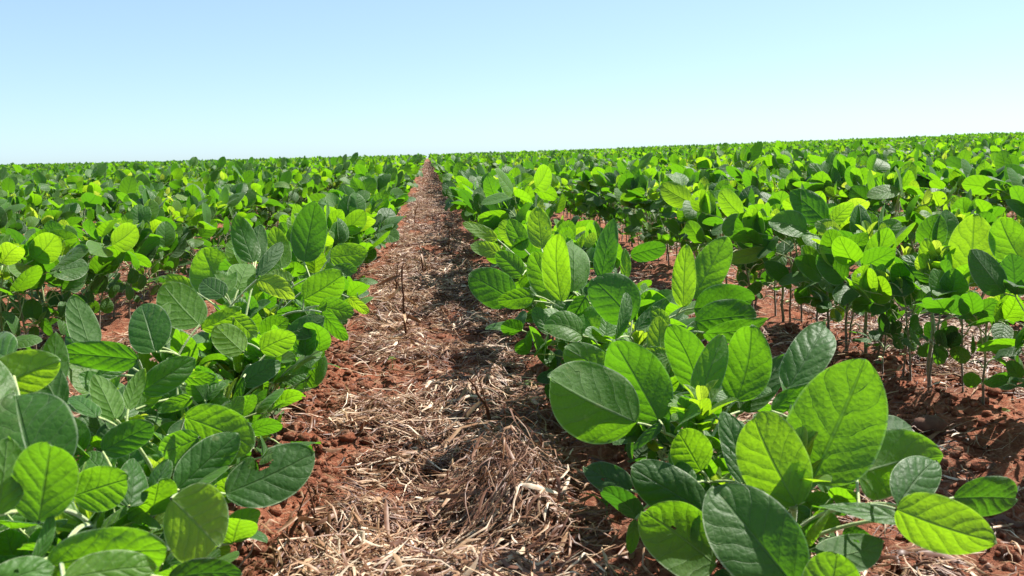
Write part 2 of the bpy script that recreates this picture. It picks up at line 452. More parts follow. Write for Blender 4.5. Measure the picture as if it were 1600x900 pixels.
def scatter_straw():
    r2 = np.random.default_rng(21)
    def make(n, x, y, thick=1.0):
        zone = np.abs(((np.abs(x) - 0.25 + 0.2575) % 0.515) - 0.2575)       # distance from the nearest row
        bare = fbm(x * 5 + 3, y * 4, 3)
        edge = np.where(np.abs(x) < 0.25, 0.075, 0.05)
        p = np.clip((zone - edge) / 0.06, 0.08, 1) * np.clip(0.74 + bare * 5.5, 0.08, 1)
        p *= np.where((x > 0.09) & (x < 0.25) & (y < 1.3), 0.40, 1) * np.where(y > 2.2, 1.5, 1)
        k = r2.random(n) < p
        x, y = x[k], y[k]; n = len(x)
        d = r2.normal(0.15, 0.75, n) + math.pi * (r2.random(n) < .5) + 1.1 * fbm(x * 6, y * 6, 2) * 4
        big = r2.random(n)
        L = np.where(big > .95, r2.uniform(.06, .15, n), r2.uniform(.008, .055, n) * (0.6 + 0.8 * r2.random(n)))
        W = np.where(r2.random(n) > .90, r2.uniform(.0030, .0060, n), r2.uniform(.0010, .0027, n)) * thick
        depth = r2.random(n) ** 1.5
        lift = depth * 0.026 * np.clip(0.6 + bare[k] * 2, .25, 1.3)
        arch = r2.exponential(.0022, n) * np.minimum(1, L / .03)
        steep = np.where(r2.random(n) > .94, r2.uniform(.008, .03, n), r2.normal(0, .003, n)) * np.minimum(1, L / .04)
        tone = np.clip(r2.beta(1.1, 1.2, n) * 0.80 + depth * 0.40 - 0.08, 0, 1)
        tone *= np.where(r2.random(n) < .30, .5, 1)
        return x, y, d, L, W, lift, arch, steep, tone
    P = []
    n = 110000; y = 0.5 + 2.4 * r2.random(n) ** 1.5; x = r2.uniform(-.33, .33, n) ; P.append(make(n, x, y))
    n = 60000; y = 2.6 + 6 * r2.random(n) ** 1.2; x = r2.uniform(-.3, .3, n); P.append(make(n, x, y, 1.25))
    n = 30000; y = 8.2 + 30 * r2.random(n); x = r2.uniform(-.26, .26, n); P.append(make(n, x, y, 2.0))
    n = 70000; y = 0.55 + 3.4 * r2.random(n) ** 1.3; x = np.where(r2.random(n) < .56, r2.uniform(.3, 2.1, n), r2.uniform(-2.1, -.3, n)); P.append(make(n, x, y, 1.1))
    n = 30000; y = 3.5 + 4 * r2.random(n); x = r2.uniform(-3.4, 4, n); P.append(make(n, x, y, 1.5))
    n = 80000; y = .5 + 1.5 * r2.random(n); x = np.where(r2.random(n) < .6, r2.uniform(.28, 1.1, n), r2.uniform(-1.0, -.3, n)); P.append(make(n, x, y))
    A = [np.concatenate(z) for z in zip(*P)]
    straw('straw_mulch', *A, 'pale and brown dry straw strewn over the red soil between the rows')
    # the raised tangle on the path
    n = 620
    x = MOUND[0] - .005 + .029 * r2.normal(size=n).clip(-1.9, 1.9); y = MOUND[1] + .048 * r2.normal(size=n).clip(-1.8, 1.8)
    d = r2.normal(1.2, 1.0, n); L = r2.uniform(.02, .11, n); W = np.where(r2.random(n) > .8, r2.uniform(.002, .005, n), r2.uniform(.0008, .0018, n))
    lift = r2.random(n) * .024 * np.exp(-((x - MOUND[0]) / .08) ** 2); arch = r2.exponential(.009, n)
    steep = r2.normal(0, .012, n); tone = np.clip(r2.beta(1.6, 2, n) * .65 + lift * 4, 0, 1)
    # upturned wisps nearer the lens
    m = 260
    x2 = r2.normal(-.13, .05, m); y2 = r2.normal(.62, .06, m); A2 = (x2, y2, r2.uniform(0, 6.28, m), r2.uniform(.02, .07, m), r2.uniform(.0015, .005, m), r2.random(m) * .012, r2.exponential(.006, m), r2.normal(.012, .018, m), np.clip(r2.beta(2, 1.6, m), 0, 1))
    A = [np.concatenate(z) for z in zip((x, y, d, L, W, lift, arch, steep, tone), A2)]
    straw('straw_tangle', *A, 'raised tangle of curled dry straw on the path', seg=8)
scatter_straw()

# ------------------------------------------------------------ plants
def leaflet_normal(axis, r, side=None):
    v = nrm(SUN * 0.50 + np.array([0, 0, 0.18]) + np.array([r.gauss(0, .55), r.gauss(0, .55), r.gauss(0, .25)]))
    return v

def random_plant(seed, lod=1, h=None, size=.90, low=False):
    """a list of parts: (name, geo, material, [(name, geo, material), ...]); root at the origin"""
    r = random.Random(seed)
    h = h or r.uniform(.17, .225)
    lean = np.array([r.gauss(0, .02), r.gauss(0, .02), 0])
    nseg = 7
    zs = np.linspace(-.012, h, nseg)
    sp = np.array([[lean[0] * (z / h) ** 2 + (r.gauss(0, .0012) if z > .02 else 0), lean[1] * (z / h) ** 2 + (r.gauss(0, .0012) if z > .02 else 0), z] for z in zs])
    S = lambda z: np.array([np.interp(z, zs, sp[:, k]) for k in range(3)])
    nside = 7 if lod == 2 else 4
    g = Geo(); tube(g, sp, np.linspace(.0024, .0016, nseg), np.linspace(.04, .62, nseg), nside)
    parts = [('stem', g, M_STEM, [])]
    res = {0: (5, 5, .0), 1: (10, 7, .6), 2: (22, 13, 1.0)}[lod]
    def leaf(z, az, plen, pel, sizes, tone, simple=False):
        p0 = S(z); dirh = np.array([math.cos(az), math.sin(az), 0])
        J = p0 + dirh * plen * math.cos(pel) + np.array([0, 0, plen * math.sin(pel)])
        pg = Geo(); tube(pg, curve(p0, J, (0, 0, .010 if pel < 1 else -.004), 5), [.0013, .0012, .0011, .0010, .0010], .8, nside if lod else 3)
        subs = []
        axes = [(0, 1.0)] if simple else [(0, 1.0), (1.25, .88), (-1.25, .88)]
        base = az + r.gauss(0, .2); el0 = r.choice([r.uniform(.1, .7), r.uniform(.6, 1.35), r.uniform(.9, 1.45)])
        for k, (da, sz) in enumerate(axes):
            el = el0 + r.gauss(0, .25) - (.15 if k else 0); a = base + da + r.gauss(0, .15)
            ax = np.array([math.cos(a) * math.cos(el), math.sin(a) * math.cos(el), math.sin(el)])
            b0 = J + (dirh * .016 + np.array([0, 0, .006]) if (k == 0 and not simple) else ax * .003)
            if not simple: tube(pg, [J, (J + b0) / 2, b0], .0009, .85, nside if lod else 3)
            L = sizes * sz * r.uniform(.9, 1.1)
            q = Geo().add(*blade(L, L * r.uniform(.62, .82), res[0], res[1], r.uniform(-.05, .40), r.uniform(-.15, .6), r.uniform(0, .35), r.uniform(.6, 2.2), tone + r.gauss(0, .10), r, res[2], bite=(r.choice([r.uniform(.0, .15), r.uniform(.3, .7)]), r.uniform(.3, .85), r.uniform(.05, .10)) if (lod == 2 and r.random() < .10) else None))
            M = frame(b0, ax, leaflet_normal(ax, r))
            subs.append(('leaflet', Geo().join(q, M), M_LEAF))
        parts.append(('leaf', pg, M_STEM, subs))
    az = r.uniform(0, 6.28)
    if lod:
        cg = Geo(); a = az + 1.5; zc = r.uniform(.045, .06)
        if r.random() < .45:
            blob(cg, S(zc) + np.array([math.cos(a) * .008, math.sin(a) * .008, -.001]), .0075, .0045, .0022, .5, 8, 5)
            parts.append(('cotyledon', cg, M_COT, []))
    zu = h * r.uniform(.32, .42)
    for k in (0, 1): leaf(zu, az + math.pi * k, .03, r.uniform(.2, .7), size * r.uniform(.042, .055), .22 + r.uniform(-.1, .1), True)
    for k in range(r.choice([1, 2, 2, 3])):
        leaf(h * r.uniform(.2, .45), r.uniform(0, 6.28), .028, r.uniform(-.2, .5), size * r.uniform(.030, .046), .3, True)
    nodes = [.42, .52, .64, .77, .89, .96]
    for i, f in enumerate(nodes):
        a = az + 1.57 + math.pi * i + r.gauss(0, .45)
        pl = [.060, .085, .100, .090, .060, .035][i] * r.uniform(.8, 1.2)
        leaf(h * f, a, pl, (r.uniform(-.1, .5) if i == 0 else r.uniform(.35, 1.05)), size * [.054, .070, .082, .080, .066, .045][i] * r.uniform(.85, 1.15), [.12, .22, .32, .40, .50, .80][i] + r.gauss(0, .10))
    tg = Geo()
    for k in range(3):
        a = r.uniform(0, 6.28); ax = nrm([math.cos(a) * .35, math.sin(a) * .35, 1])
        q = Geo().add(*blade(r.uniform(.022, .034), .010, 7, 5, .9, .1, 0, .5, .97, r, .5)); tg.join(q, frame(S(h), ax, [math.cos(a + 3.1), math.sin(a + 3.1), .3]))
    parts.append(('shoot_tip', tg, M_LEAF, []))
    return parts

# ---- prototypes as mesh data
def proto_full(seed, **k):
    out = []
    for name, g, m, subs in random_plant(seed, 2, **k):
        out.append((name, g.mesh(name, m), [(n2, g2.mesh(n2, m2)) for n2, g2, m2 in subs]))
    return out
def two_mat_mesh(name, pg, subs):
    a = Geo().join(pg); nf = len(np.concatenate(a.f))
    for _, g2, _ in subs: a.join(g2)
    me = a.mesh(name, M_STEM); me.materials.append(M_LEAF)
    n = len(me.polygons); idx = np.ones(n, np.int32); idx[:nf] = 0
    me.polygons.foreach_set('material_index', idx); return me
def proto_mid(seed, **k):
    out = []
    for name, g, m, subs in random_plant(seed, 1, **k):
        out.append((name, two_mat_mesh(name, g, subs) if subs else g.mesh(name, m), []))
    return out
def proto_far(seed, lod=0):
    a = Geo(); b_ = Geo()
    for name, g, m, subs in random_plant(seed, lod):
        (b_ if m is M_LEAF else a).join(g)
        for _, g2, _ in subs: b_.join(g2)
    nf = len(np.concatenate(a.f)); a.join(b_)
    me = a.mesh('soybean_variant', M_STEM); me.materials.append(M_LEAF)
    idx = np.ones(len(me.polygons), np.int32); idx[:nf] = 0
    me.polygons.foreach_set('material_index', idx); return me

def place(proto, x, y, rz, s, label, group, tilt=(0, 0)):
    o = bpy.data.objects.new('soybean_plant', None); col.objects.link(o)
    o.empty_display_size = .02
    o.location = (x, y, float(gz(x, y))); o.rotation_euler = (tilt[0], tilt[1], rz); o.scale = (s, s, s)
    assert len(label.split()) <= 16, label
    tag(o, label, 'soybean plant', group)
    for name, me, subs in proto:
        p = link(name, me, o)
        for n2, m2 in subs: link(n2, m2, p)
    return o

# ---- the plants nearest the lens, leaflet by leaflet
# leaflet: base px, base py, tip px, tip py, depth, depth of the tip relative to the base, width/length, roll (0 upper face to the lens, 180 underside), tone
T_, U_ = 0, 180
HERO = [
 dict(xy=(.25, .76), h=.145, label='large soybean plant with round backlit leaf over shaded soil right of the path', leaves=[
   [(995, 661, 857, 592, .80, -.01, .80, 186, .42), (1030, 657, 962, 533, .83, .02, .70, 176, .30), (1034, 664, 984, 699, .79, .01, .34, 40, .15)],
   [(965, 600, 890, 545, .90, .03, .6, 175, .45), (1036, 575, 1028, 503, .92, .03, .5, 185, .80), (1092, 612, 1056, 507, .90, .02, .62, 160, .35)],
   [(1090, 632, 1131, 524, .84, .01, .42, 190, .62), (1150, 626, 1176, 513, .86, .02, .64, 176, .40), (1160, 642, 1226, 562, .92, .02, .55, 150, .15)],
   [(1095, 736, 1050, 668, .74, .00, .85, 188, .60), (1082, 757, 1062, 717, .72, .01, .7, 20, .3), (1160, 756, 1133, 643, .73, .03, .40, 15, .25)],
   [(1106, 802, 987, 733, .71, .01, .58, 8, .12), (1118, 882, 1001, 800, .67, -.01, .72, 190, .52), (1000, 812, 946, 742, .75, .0, .55, 150, .02)],
   [(986, 766, 909, 712, .80, .02, .5, 20, .0), (993, 812, 981, 868, .74, .0, .36, 10, .5)],
 ]),
 dict(xy=(.27, .60), h=.145, label='nearest soybean plant right of the path with huge veined upright leaf glowing', leaves=[
   [(1268, 753, 1348, 568, .66, .01, .72, 182, .50), (1245, 790, 1163, 637, .63, .00, .64, 186, .66), (1232, 606, 1285, 483, .72, .02, .50, -18, .22)],
   [(1300, 606, 1418, 604, .72, .02, .60, 186, .50), (1352, 694, 1438, 634, .70, .02, .58, 155, .06), (1204, 642, 1257, 600, .70, .02, .40, 28, .25)],
   [(1242, 915, 1120, 757, .56, .02, .74, 8, .20), (1290, 965, 1305, 864, .53, .01, .95, 188, .60), (1280, 872, 1366, 858, .60, .03, .50, 160, .3)],
   [(1338, 742, 1438, 716, .66, .04, .70, 188, .48), (1402, 790, 1478, 710, .62, .03, .52, 10, .22), (1400, 796, 1548, 842, .58, -.01, .66, 190, .62)],
   [(1432, 816, 1274, 785, .60, .01, .30, 62, .35), (1490, 778, 1612, 788, .64, .02, .50, 14, .14)],
 ]),
 dict(xy=(-.25, .60), h=.13, label='nearest soybean plant left of the path with big puckered dark leaves cut by the frame', leaves=[
   [(62, 762, 8, 594, .50, .02, .82, -8, .22), (60, 816, 86, 677, .47, .00, .70, 176, .42), (-4, 805, 14, 688, .46, .0, .6, 186, .55)],
   [(72, 884, 285, 838, .45, .02, .46, 12, .50), (100, 905, 243, 880, .42, .02, .5, -20, .72), (45, 890, 95, 805, .46, .01, .25, 30, .25)],
   [(-30, 925, 82, 885, .42, .01, .6, 0, .45), (262, 905, 374, 893, .50, .02, .5, 20, .1)],
   [(-25, 612, 88, 560, .58, .03, .7, 192, .72), (95, 642, 38, 548, .60, .01, .5, 170, .25), (86, 602, 84, 530, .66, .02, .5, 185, .45)],
   [(14, 560, -60, 520, .60, .03, .6, 10, .3), (-10, 660, -40, 560, .52, .03, .6, 10, .3)],
 ]),
 dict(xy=(-.24, .72), h=.13, label='soybean plant left of the path with bright rounded leaf and chewed dark leaf', leaves=[
   [(352, 772, 486, 704, .66, .02, .66, -22, .16), (268, 780, 362, 860, .555, -.02, .88, 192, .70), (276, 766, 368, 680, .64, .03, .55, 8, .20)],
   [(114, 776, 211, 742, .58, .01, .80, 186, .48), (202, 792, 214, 712, .60, .02, .68, 15, .18), (160, 706, 241, 660, .64, .02, .60, 5, .10)],
   [(288, 652, 413, 694, .70, .0, .58, 194, .62), (312, 684, 222, 715, .68, .01, .52, 178, .42), (262, 680, 350, 660, .76, .02, .5, 150, .15)],
   [(152, 652, 110, 600, .66, .02, .4, 25, .3), (180, 655, 148, 590, .68, .02, .5, 188, .75), (200, 640, 222, 580, .7, .02, .4, 188, .7)],
 ]),
 dict(xy=(-.25, .90), h=.13, label='soybean plant left of the path with a grey-green puckered oval leaf standing upright', leaves=[
   [(243, 550, 208, 466, .86, .02, .70, -14, .24), (244, 542, 270, 471, .88, .02, .52, 186, .62), (312, 508, 258, 450, .90, .02, .74, 186, .72)],
   [(216, 562, 103, 546, .80, .0, .46, -20, .30), (222, 612, 304, 562, .78, .02, .56, 10, .25), (142, 546, 116, 467, .88, .02, .50, 182, .42)],
   [(122, 562, 99, 508, .90, .02, .55, 150, .05), (150, 590, 210, 565, .8, .02, .4, 10, .3)],
   [(278, 585, 332, 600, .84, .0, .5, 40, .5), (212, 640, 250, 610, .8, .02, .6, 188, .55), (300, 622, 250, 640, .78, .0, .5, 170, .5)],
 ]),
 dict(xy=(-.25, 1.10), h=.14, label='yellow-green soybean plant left of the path with a pair of broad glowing leaves on top', leaves=[
   [(352, 457, 318, 399, 1.05, .02, .95, 186, .60), (372, 453, 396, 402, 1.07, .02, .80, 184, .66), (350, 463, 310, 430, 1.02, .01, .68, 10, .12)],
   [(308, 458, 264, 438, 1.08, .01, .55, 186, .68), (402, 437, 461, 464, 1.02, .0, .52, 192, .85), (315, 514, 376, 482, .98, .01, .52, 186, .62)],
   [(402, 431, 441, 369, 1.08, .02, .32, 165, .12), (396, 410, 370, 345, 1.15, .02, .52, 8, .22), (400, 408, 405, 350, 1.18, .03, .5, 170, .3)],
   [(380, 550, 336, 512, .95, .0, .85, 188, .85), (365, 496, 408, 530, .98, .0, .66, 190, .62), (407, 547, 464, 522, .96, .0, .72, 184, .55)],
   [(378, 600, 437, 562, .94, .01, .56, -12, .18), (452, 522, 505, 494, 1.02, .01, .62, 165, .05), (380, 590, 366, 640, .93, .0, .3, 20, .3)],
 ]),
 dict(xy=(-.25, 1.30), h=.14, label='soybean plant left of the path with netted green leaves and a pale drooping leaflet', leaves=[
   [(475, 468, 537, 428, 1.20, .0, .76, 182, .42), (499, 478, 553, 490, 1.18, .0, .66, 184, .45), (503, 488, 539, 531, 1.14, -.01, .52, 20, .35)],
   [(475, 409, 496, 320, 1.32, .02, .60, 172, .28), (516, 402, 574, 394, 1.30, .01, .76, 184, .58), (545, 465, 579, 489, 1.22, .0, .46, 190, .80)],
   [(440, 420, 428, 360, 1.34, .02, .6, 184, .7), (455, 440, 420, 425, 1.25, .01, .7, 188, .8), (520, 420, 560, 425, 1.28, .0, .6, 160, .3)],
 ]),
 dict(xy=(.25, 1.22), h=.15, label='bushy soybean plant right of the path with a narrow bright upright leaf amid dark leaves', leaves=[
   [(802, 470, 731, 428, 1.20, .0, .74, 178, .26), (836, 462, 775, 470, 1.18, -.01, .55, 176, .48), (873, 466, 834, 398, 1.22, .02, .64, 180, .40)],
   [(877, 472, 866, 359, 1.16, .0, .40, 186, .62), (896, 456, 898, 361, 1.22, .02, .52, 184, .60), (915, 463, 885, 507, 1.14, .0, .68, 160, .12)],
   [(940, 436, 957, 342, 1.20, .0, .40, -10, .22), (976, 438, 977, 389, 1.16, .0, .36, 20, .55), (985, 399, 1037, 378, 1.28, .0, .62, 30, .2)],
   [(782, 396, 732, 377, 1.36, .0, .50, 188, .72), (777, 374, 723, 350, 1.46, .0, .38, 188, .80), (816, 430, 777, 396, 1.30, .01, .66, 182, .42)],
   [(858, 522, 835, 479, 1.12, .01, .52, 10, .25), (846, 388, 838, 328, 1.42, .02, .6, 186, .66), (820, 390, 800, 345, 1.46, .02, .6, 170, .4)],
 ]),
 dict(xy=(.25, 1.02), h=.145, label='soybean plant right of the path with broad dark leaf and slim bright leaf', leaves=[
   [(988, 500, 922, 438, 1.04, .0, .86, -10, .16), (962, 530, 996, 456, 1.0, .0, .26, 30, .30), (993, 516, 1041, 469, 1.02, .01, .34, 165, .15)],
   [(1067, 480, 1071, 384, 1.06, .0, .40, 186, .66), (1083, 466, 1132, 377, 1.10, .02, .52, 180, .48), (1084, 482, 1180, 470, 1.06, .02, .72, 12, .14)],
   [(1086, 502, 1196, 500, 1.0, .02, .50, 18, .12), (1100, 520, 1214, 520, .98, .02, .4, 40, .25)],
   [(1050, 560, 1010, 545, .92, .0, .6, 188, .7), (1000, 560, 950, 540, .98, .0, .6, 20, .25), (1040, 520, 1020, 480, 1.0, .02, .6, 186, .6)],
 ]),
 dict(xy=(.765, 1.22), h=.21, label='soybean plant with tall oval veined leaf at the end of second row right of path', leaves=[
   [(1513, 448, 1521, 337, 1.28, .0, .64, 184, .64), (1600, 414, 1562, 342, 1.24, .02, .72, 182, .46), (1505, 442, 1473, 374, 1.32, .0, .6, 165, .18)],
   [(1548, 490, 1489, 488, 1.24, .0, .62, 182, .45), (1540, 456, 1606, 424, 1.22, .0, .5, 160, .1), (1560, 500, 1590, 560, 1.2, .0, .5, 150, .05)],
   [(1462, 436, 1444, 373, 1.30, .0, .60, 184, .62), (1455, 440, 1415, 395, 1.34, .01, .5, 20, .3)],
 ]),
 dict(xy=(.765, 1.42), h=.21, label='soybean plant holding rounded bright leaf sideways over bare stems, second row right of path', leaves=[
   [(1342, 401, 1270, 389, 1.46, .0, .68, 184, .62), (1360, 428, 1388, 356, 1.44, .0, .58, 180, .42), (1350, 384, 1300, 360, 1.5, .02, .5, 160, .2)],
   [(1395, 455, 1440, 470, 1.42, .0, .6, 165, .1), (1375, 470, 1330, 480, 1.42, .0, .6, 160, .12), (1385, 440, 1420, 400, 1.44, .0, .6, 186, .6)],
   [(1290, 346, 1238, 300, 1.62, .0, .7, 10, .2), (1300, 350, 1330, 318, 1.6, .0, .6, 186, .6)],
 ]),
 dict(xy=(.765, 1.78), h=.21, label='soybean plant with dark rounded leaf above flat yellow one, second row right of path', leaves=[
   [(1200, 381, 1147, 332, 1.80, .0, .72, 178, .25), (1200, 390, 1136, 406, 1.76, .0, .40, 192, .78), (1215, 370, 1240, 330, 1.84, .0, .6, 186, .5)],
 ]),
]

def tri_leaf(o, stem_pt, group, rr):
    """one leaf: stalk mesh as a part, its leaflets as sub-parts"""
    Ps = []
    for (bx, by, tx, ty, d, dd, wf, roll, tone) in group:
        Ps.append((at(bx, by, d), at(tx, ty, d + dd), wf, roll, tone, (bx, by, tx, ty)))
    J = np.mean([p[0] for p in Ps], 0) * .75 + stem_pt * .25 * 1.0
    g = Geo(); tube(g, curve(stem_pt, J, (0, 0, .006), 8), np.linspace(.0017, .0013, 8), .82, 8)
    for p in Ps:
        tube(g, curve(J, p[0], (0, 0, .002), 5), .0011, .86, 7)
    part = link('leaf', g.mesh('leaf', M_STEM), o)
    eye = np.array([0, 0, H])
    for (b0, tp, wf, roll, tone, px) in Ps:
        ax = tp - b0; L = np.linalg.norm(ax); y = nrm(ax)
        z = nrm(eye - (b0 + tp) / 2); z = nrm(z - y * (z @ y)); x = np.cross(y, z)
        a = R(roll); n = z * math.cos(a) + x * math.sin(a)
        dr = rr.uniform(.05, .42) * (1 if rr.random() < .8 else -1)
        bite = (.12, .45, .22) if px[0] == 352 else ((rr.uniform(.2, .8), rr.uniform(.4, .8), rr.uniform(.03, .055)) if rr.random() < .10 else None)
        q = Geo().add(*blade(L * 1.03, L * min(wf * .97, .92), 44, 27, rr.uniform(.02, .30), dr, rr.uniform(0, .30), rr.uniform(1.0, 2.2), tone, rr, 1.15 if tone < .4 else .8, bite=bite))
        link('leaflet', Geo().join(q, frame(b0, y, n)).mesh('leaflet', M_LEAF), part)

def hero(i, d):
    rr = random.Random(100 + i)
    x, y = d['xy']; z0 = float(gz(x, y)); h = d['h']
    o = bpy.data.objects.new('soybean_plant', None); col.objects.link(o); o.empty_display_size = .02
    tag(o, d['label'], 'soybean plant', 'soybean plants in the crop rows')
    inv = np.array([x, y, z0])
    # stem in world coordinates, then moved so that the empty stands at the foot
    zs = np.linspace(-.015, h, 9)
    sp = np.array([[x + rr.gauss(0, .0015), y + rr.gauss(0, .0015), z0 + z] for z in zs])
    g = Geo(); tube(g, sp, np.linspace(.0032, .0020, 9), np.linspace(.15, .85, 9), 8)
    for zz in (.25, .45, .6, .75, .9): blob(g, (x, y, z0 + h * zz), .0034, .0034, .003, .5 * zz + .2, 8, 5)
    link('stem', g.mesh('stem', M_STEM), o)
    k = len(d['leaves'])
    for j, grp in enumerate(d['leaves']):
        zb = np.mean([at(q[0], q[1], q[4])[2] for q in grp])
        zz = min(max(zb - z0 - .045, h * .35), h * .95)
        tri_leaf(o, np.array([x, y, z0 + zz]), grp, rr)
    tg = Geo()
    for q in range(9):
        a = rr.uniform(0, 6.28); o_ = .25 + .14 * q; ll = rr.uniform(.024, .036) + .002 * q
        ax = nrm([math.cos(a) * o_, math.sin(a) * o_, 1])
        tg.join(Geo().add(*blade(ll, ll * .48, 14, 9, .7 - .05 * q, .2, 0, .8, .97 - .03 * q, rr, .8)), frame((x, y, z0 + h - .003 * q), ax, [math.cos(a + 3.1), math.sin(a + 3.1), .3]))
    link('shoot_tip', tg.mesh('shoot_tip', M_LEAF), o)
    for ch in o.children: ch.matrix_parent_inverse = Matrix.Translation((-x, -y, -z0))
    o.location = (x, y, z0)
    # small low leaves that close the bush below
    return o
for i, d in enumerate(HERO): hero(i, d)

# ---- rows of the same crop
def in_frame(x, y, m=60):
    a = pix((x, y, 0.0)); b_ = pix((x, y, .30))
    if a[2] < .25: return False
    return -m < max(a[0], b_[0]) and min(a[0], b_[0]) < 1600 + m and b_[1] < 900 + m
pts = []
rp = random.Random(3)
for k, rx in enumerate(ROWS):
    y = .35 + rp.random() * .05 if abs(rx) > .3 else .5
    while y < 50:
        y += max(.022, rp.gauss(.060, .022)) * (1 if y < 14 else 1.25)
        x = rx + rp.gauss(0, .012)
        if math.hypot(x, y) > 47: break
        if y < 0.5 and abs(x) < 1: continue
        if abs(x) > y * .72 + 1.2: continue
        pts.append((x, y))
hxy = [d['xy'] for d in HERO]
near = [p for p in pts if in_frame(*p)]
near.sort(key=lambda p: p[1] * 1.0 + abs(p[0]) * .35)
things, rest = [], []
def clash(p):
    if p[0] > .1 and p[0] < .4 and p[1] < 1.42: return True
    if p[0] < -.1 and p[0] > -.4 and p[1] < 1.46: return True
    if p[0] > .6 and p[0] < .9 and .95 < p[1] < 1.36: return True
    return any(abs(p[0] - h[0]) < .1 and abs(p[1] - h[1]) < .03 for h in hxy)
near = [p for p in near if not clash(p)]
n_th = 300 - len(HERO) - 84
chosen = set(near[:n_th])
rest = [p for p in pts if p not in chosen and not clash(p)]
FULL = [proto_full(40 + i) for i in range(9)]
LOWF = [proto_full(70 + i, h=.090 + .008 * (i % 4), size=.66) for i in range(8)]
MID = [proto_mid(10 + i) for i in range(12)]
ORD = ['first', 'second', 'third', 'fourth', 'fifth', 'sixth', 'seventh', 'eighth', 'ninth', 'tenth', 'eleventh', 'twelfth', 'outermost', 'outermost', 'outermost']
def row_words(x):
    k = int(round((abs(x) - .25) / .515)); side = 'right' if x > 0 else 'left'
    return ORD[min(k, 14)], side
for i, (x, y) in enumerate(sorted(chosen, key=lambda p: math.hypot(*p))):
    o_, s_ = row_words(x); d = math.hypot(x, y)
    band = 'close by' if d < 1.7 else ('a few steps along' if d < 3 else 'farther along')
    lab = f'leafy soybean plant {band}, in the {o_} row {s_} of the path'
    grp = f'soybean plants {band} in the {o_} row {s_} of the path'
    s = rp.uniform(.84, 1.16)
    if y < 2.1: s = min(s, .98)
    if y < 2.1 and abs(x) < .3: s *= .90
    pr = FULL if i < 95 else MID
    place(rp.choice(pr), x, y, rp.uniform(0, 6.28), s, lab, grp, (rp.gauss(0, .07), rp.gauss(0, .07)))
# short plants between the big ones in the two rows beside the path
low = []
for sx in (1, -1):
    y = .60 if sx > 0 else .50
    while y < 1.46:
        low.append((sx * (.25 + rp.gauss(.018, .020)), y)); y += rp.uniform(.022, .034)
low += [(-.33, .58), (-.31, .64), (-.35, .66), (-.33, .72), (-.38, .60), (-.40, .68), (-.37, .75), (-.33, .80), (-.30, .87), (-.29, .55), (.31, .70), (.32, .80), (.30, .88)]
n1 = len(low)
low += [(.765, y) for y in (.98, 1.03, 1.09, 1.15, 1.19, 1.26, 1.30, 1.34)]
for i, (x, y) in enumerate(low):
    second = abs(x) > .5
    side = 'right' if x > 0 else 'left'
    pr = FULL if second else LOWF
    lab = ('slender soybean plant on bare stem near the tall oval leaf right of the path' if second
           else f'short soybean plant filling the gaps low between the big leaves {side} of the path')
    place(rp.choice(pr), x + rp.gauss(0, .012), y, rp.uniform(0, 6.28), rp.uniform(.85, 1.05) * (.80 if second else (.92 if x < -.28 else .82 if x < 0 and y < .9 else .66 if y < .82 else .78 if y < 1.0 else 1.0)), lab,
          'slender plants under the oval leaf' if second else f'short filler plants {side} of the path', (rp.gauss(0, .06), rp.gauss(0, .06)))

# the crop that runs on to the crest: one object, plants set out on the row lines
def crop(name, P, meshes, label, seed):
    src = bpy.data.collections.new(name + '_variants')
    for me in meshes: src.objects.link(bpy.data.objects.new('soybean_variant', me))
    r2 = np.random.default_rng(seed)
    P = np.array(P); n = len(P)
    me = bpy.data.meshes.new(name)
    V = np.stack([P[:, 0], P[:, 1], gz(P[:, 0], P[:, 1])], -1).astype(np.float32)
    me.vertices.add(n); me.vertices.foreach_set('co', V.ravel())
    rot = np.stack([r2.normal(0, .09, n), r2.normal(0, .09, n), r2.uniform(0, 6.28, n)], -1).astype(np.float32)
    a = me.attributes.new('rot', 'FLOAT_VECTOR', 'POINT'); a.data.foreach_set('vector', rot.ravel())
    a = me.attributes.new('siz', 'FLOAT', 'POINT'); sz = r2.uniform(.78, 1.20, n) * (1 + .35 * fbm(P[:, 0] * .6, P[:, 1] * .6, 3))
    sz = np.where(np.hypot(P[:, 0], P[:, 1]) < 2.2, np.minimum(sz, .82), sz)          # the trampled end of the rows
    a.data.foreach_set('value', sz.astype(np.float32))
    a = me.attributes.new('pick', 'INT', 'POINT'); a.data.foreach_set('value', r2.integers(0, len(meshes), n).astype(np.int32))
    me.update()
    o = link(name, me)
    ng = bpy.data.node_groups.new(name, 'GeometryNodeTree')
    ng.interface.new_socket('Geometry', in_out='INPUT', socket_type='NodeSocketGeometry')
    ng.interface.new_socket('Geometry', in_out='OUTPUT', socket_type='NodeSocketGeometry')
    N = ng.nodes; gi, go = N.new('NodeGroupInput'), N.new('NodeGroupOutput')
    ci = N.new('GeometryNodeCollectionInfo'); ci.inputs[0].default_value = src
    ci.inputs['Separate Children'].default_value = True; ci.inputs['Reset Children'].default_value = True
    ip = N.new('GeometryNodeInstanceOnPoints'); ip.inputs['Pick Instance'].default_value = True
    def att(nm, dt):
        x = N.new('GeometryNodeInputNamedAttribute'); x.data_type = dt; x.inputs[0].default_value = nm; return x.outputs[0]
    ng.links.new(gi.outputs[0], ip.inputs['Points']); ng.links.new(ci.outputs[0], ip.inputs['Instance'])
    ng.links.new(att('pick', 'INT'), ip.inputs['Instance Index'])
    ng.links.new(att('rot', 'FLOAT_VECTOR'), ip.inputs['Rotation'])
    ng.links.new(att('siz', 'FLOAT'), ip.inputs['Scale'])
    ng.links.new(ip.outputs[0], go.inputs[0])
    md = o.modifiers.new('rows', 'NODES'); md.node_group = ng
    return tag(o, label, kind='stuff')
FARM = [proto_far(200 + i, 0) for i in range(14)]
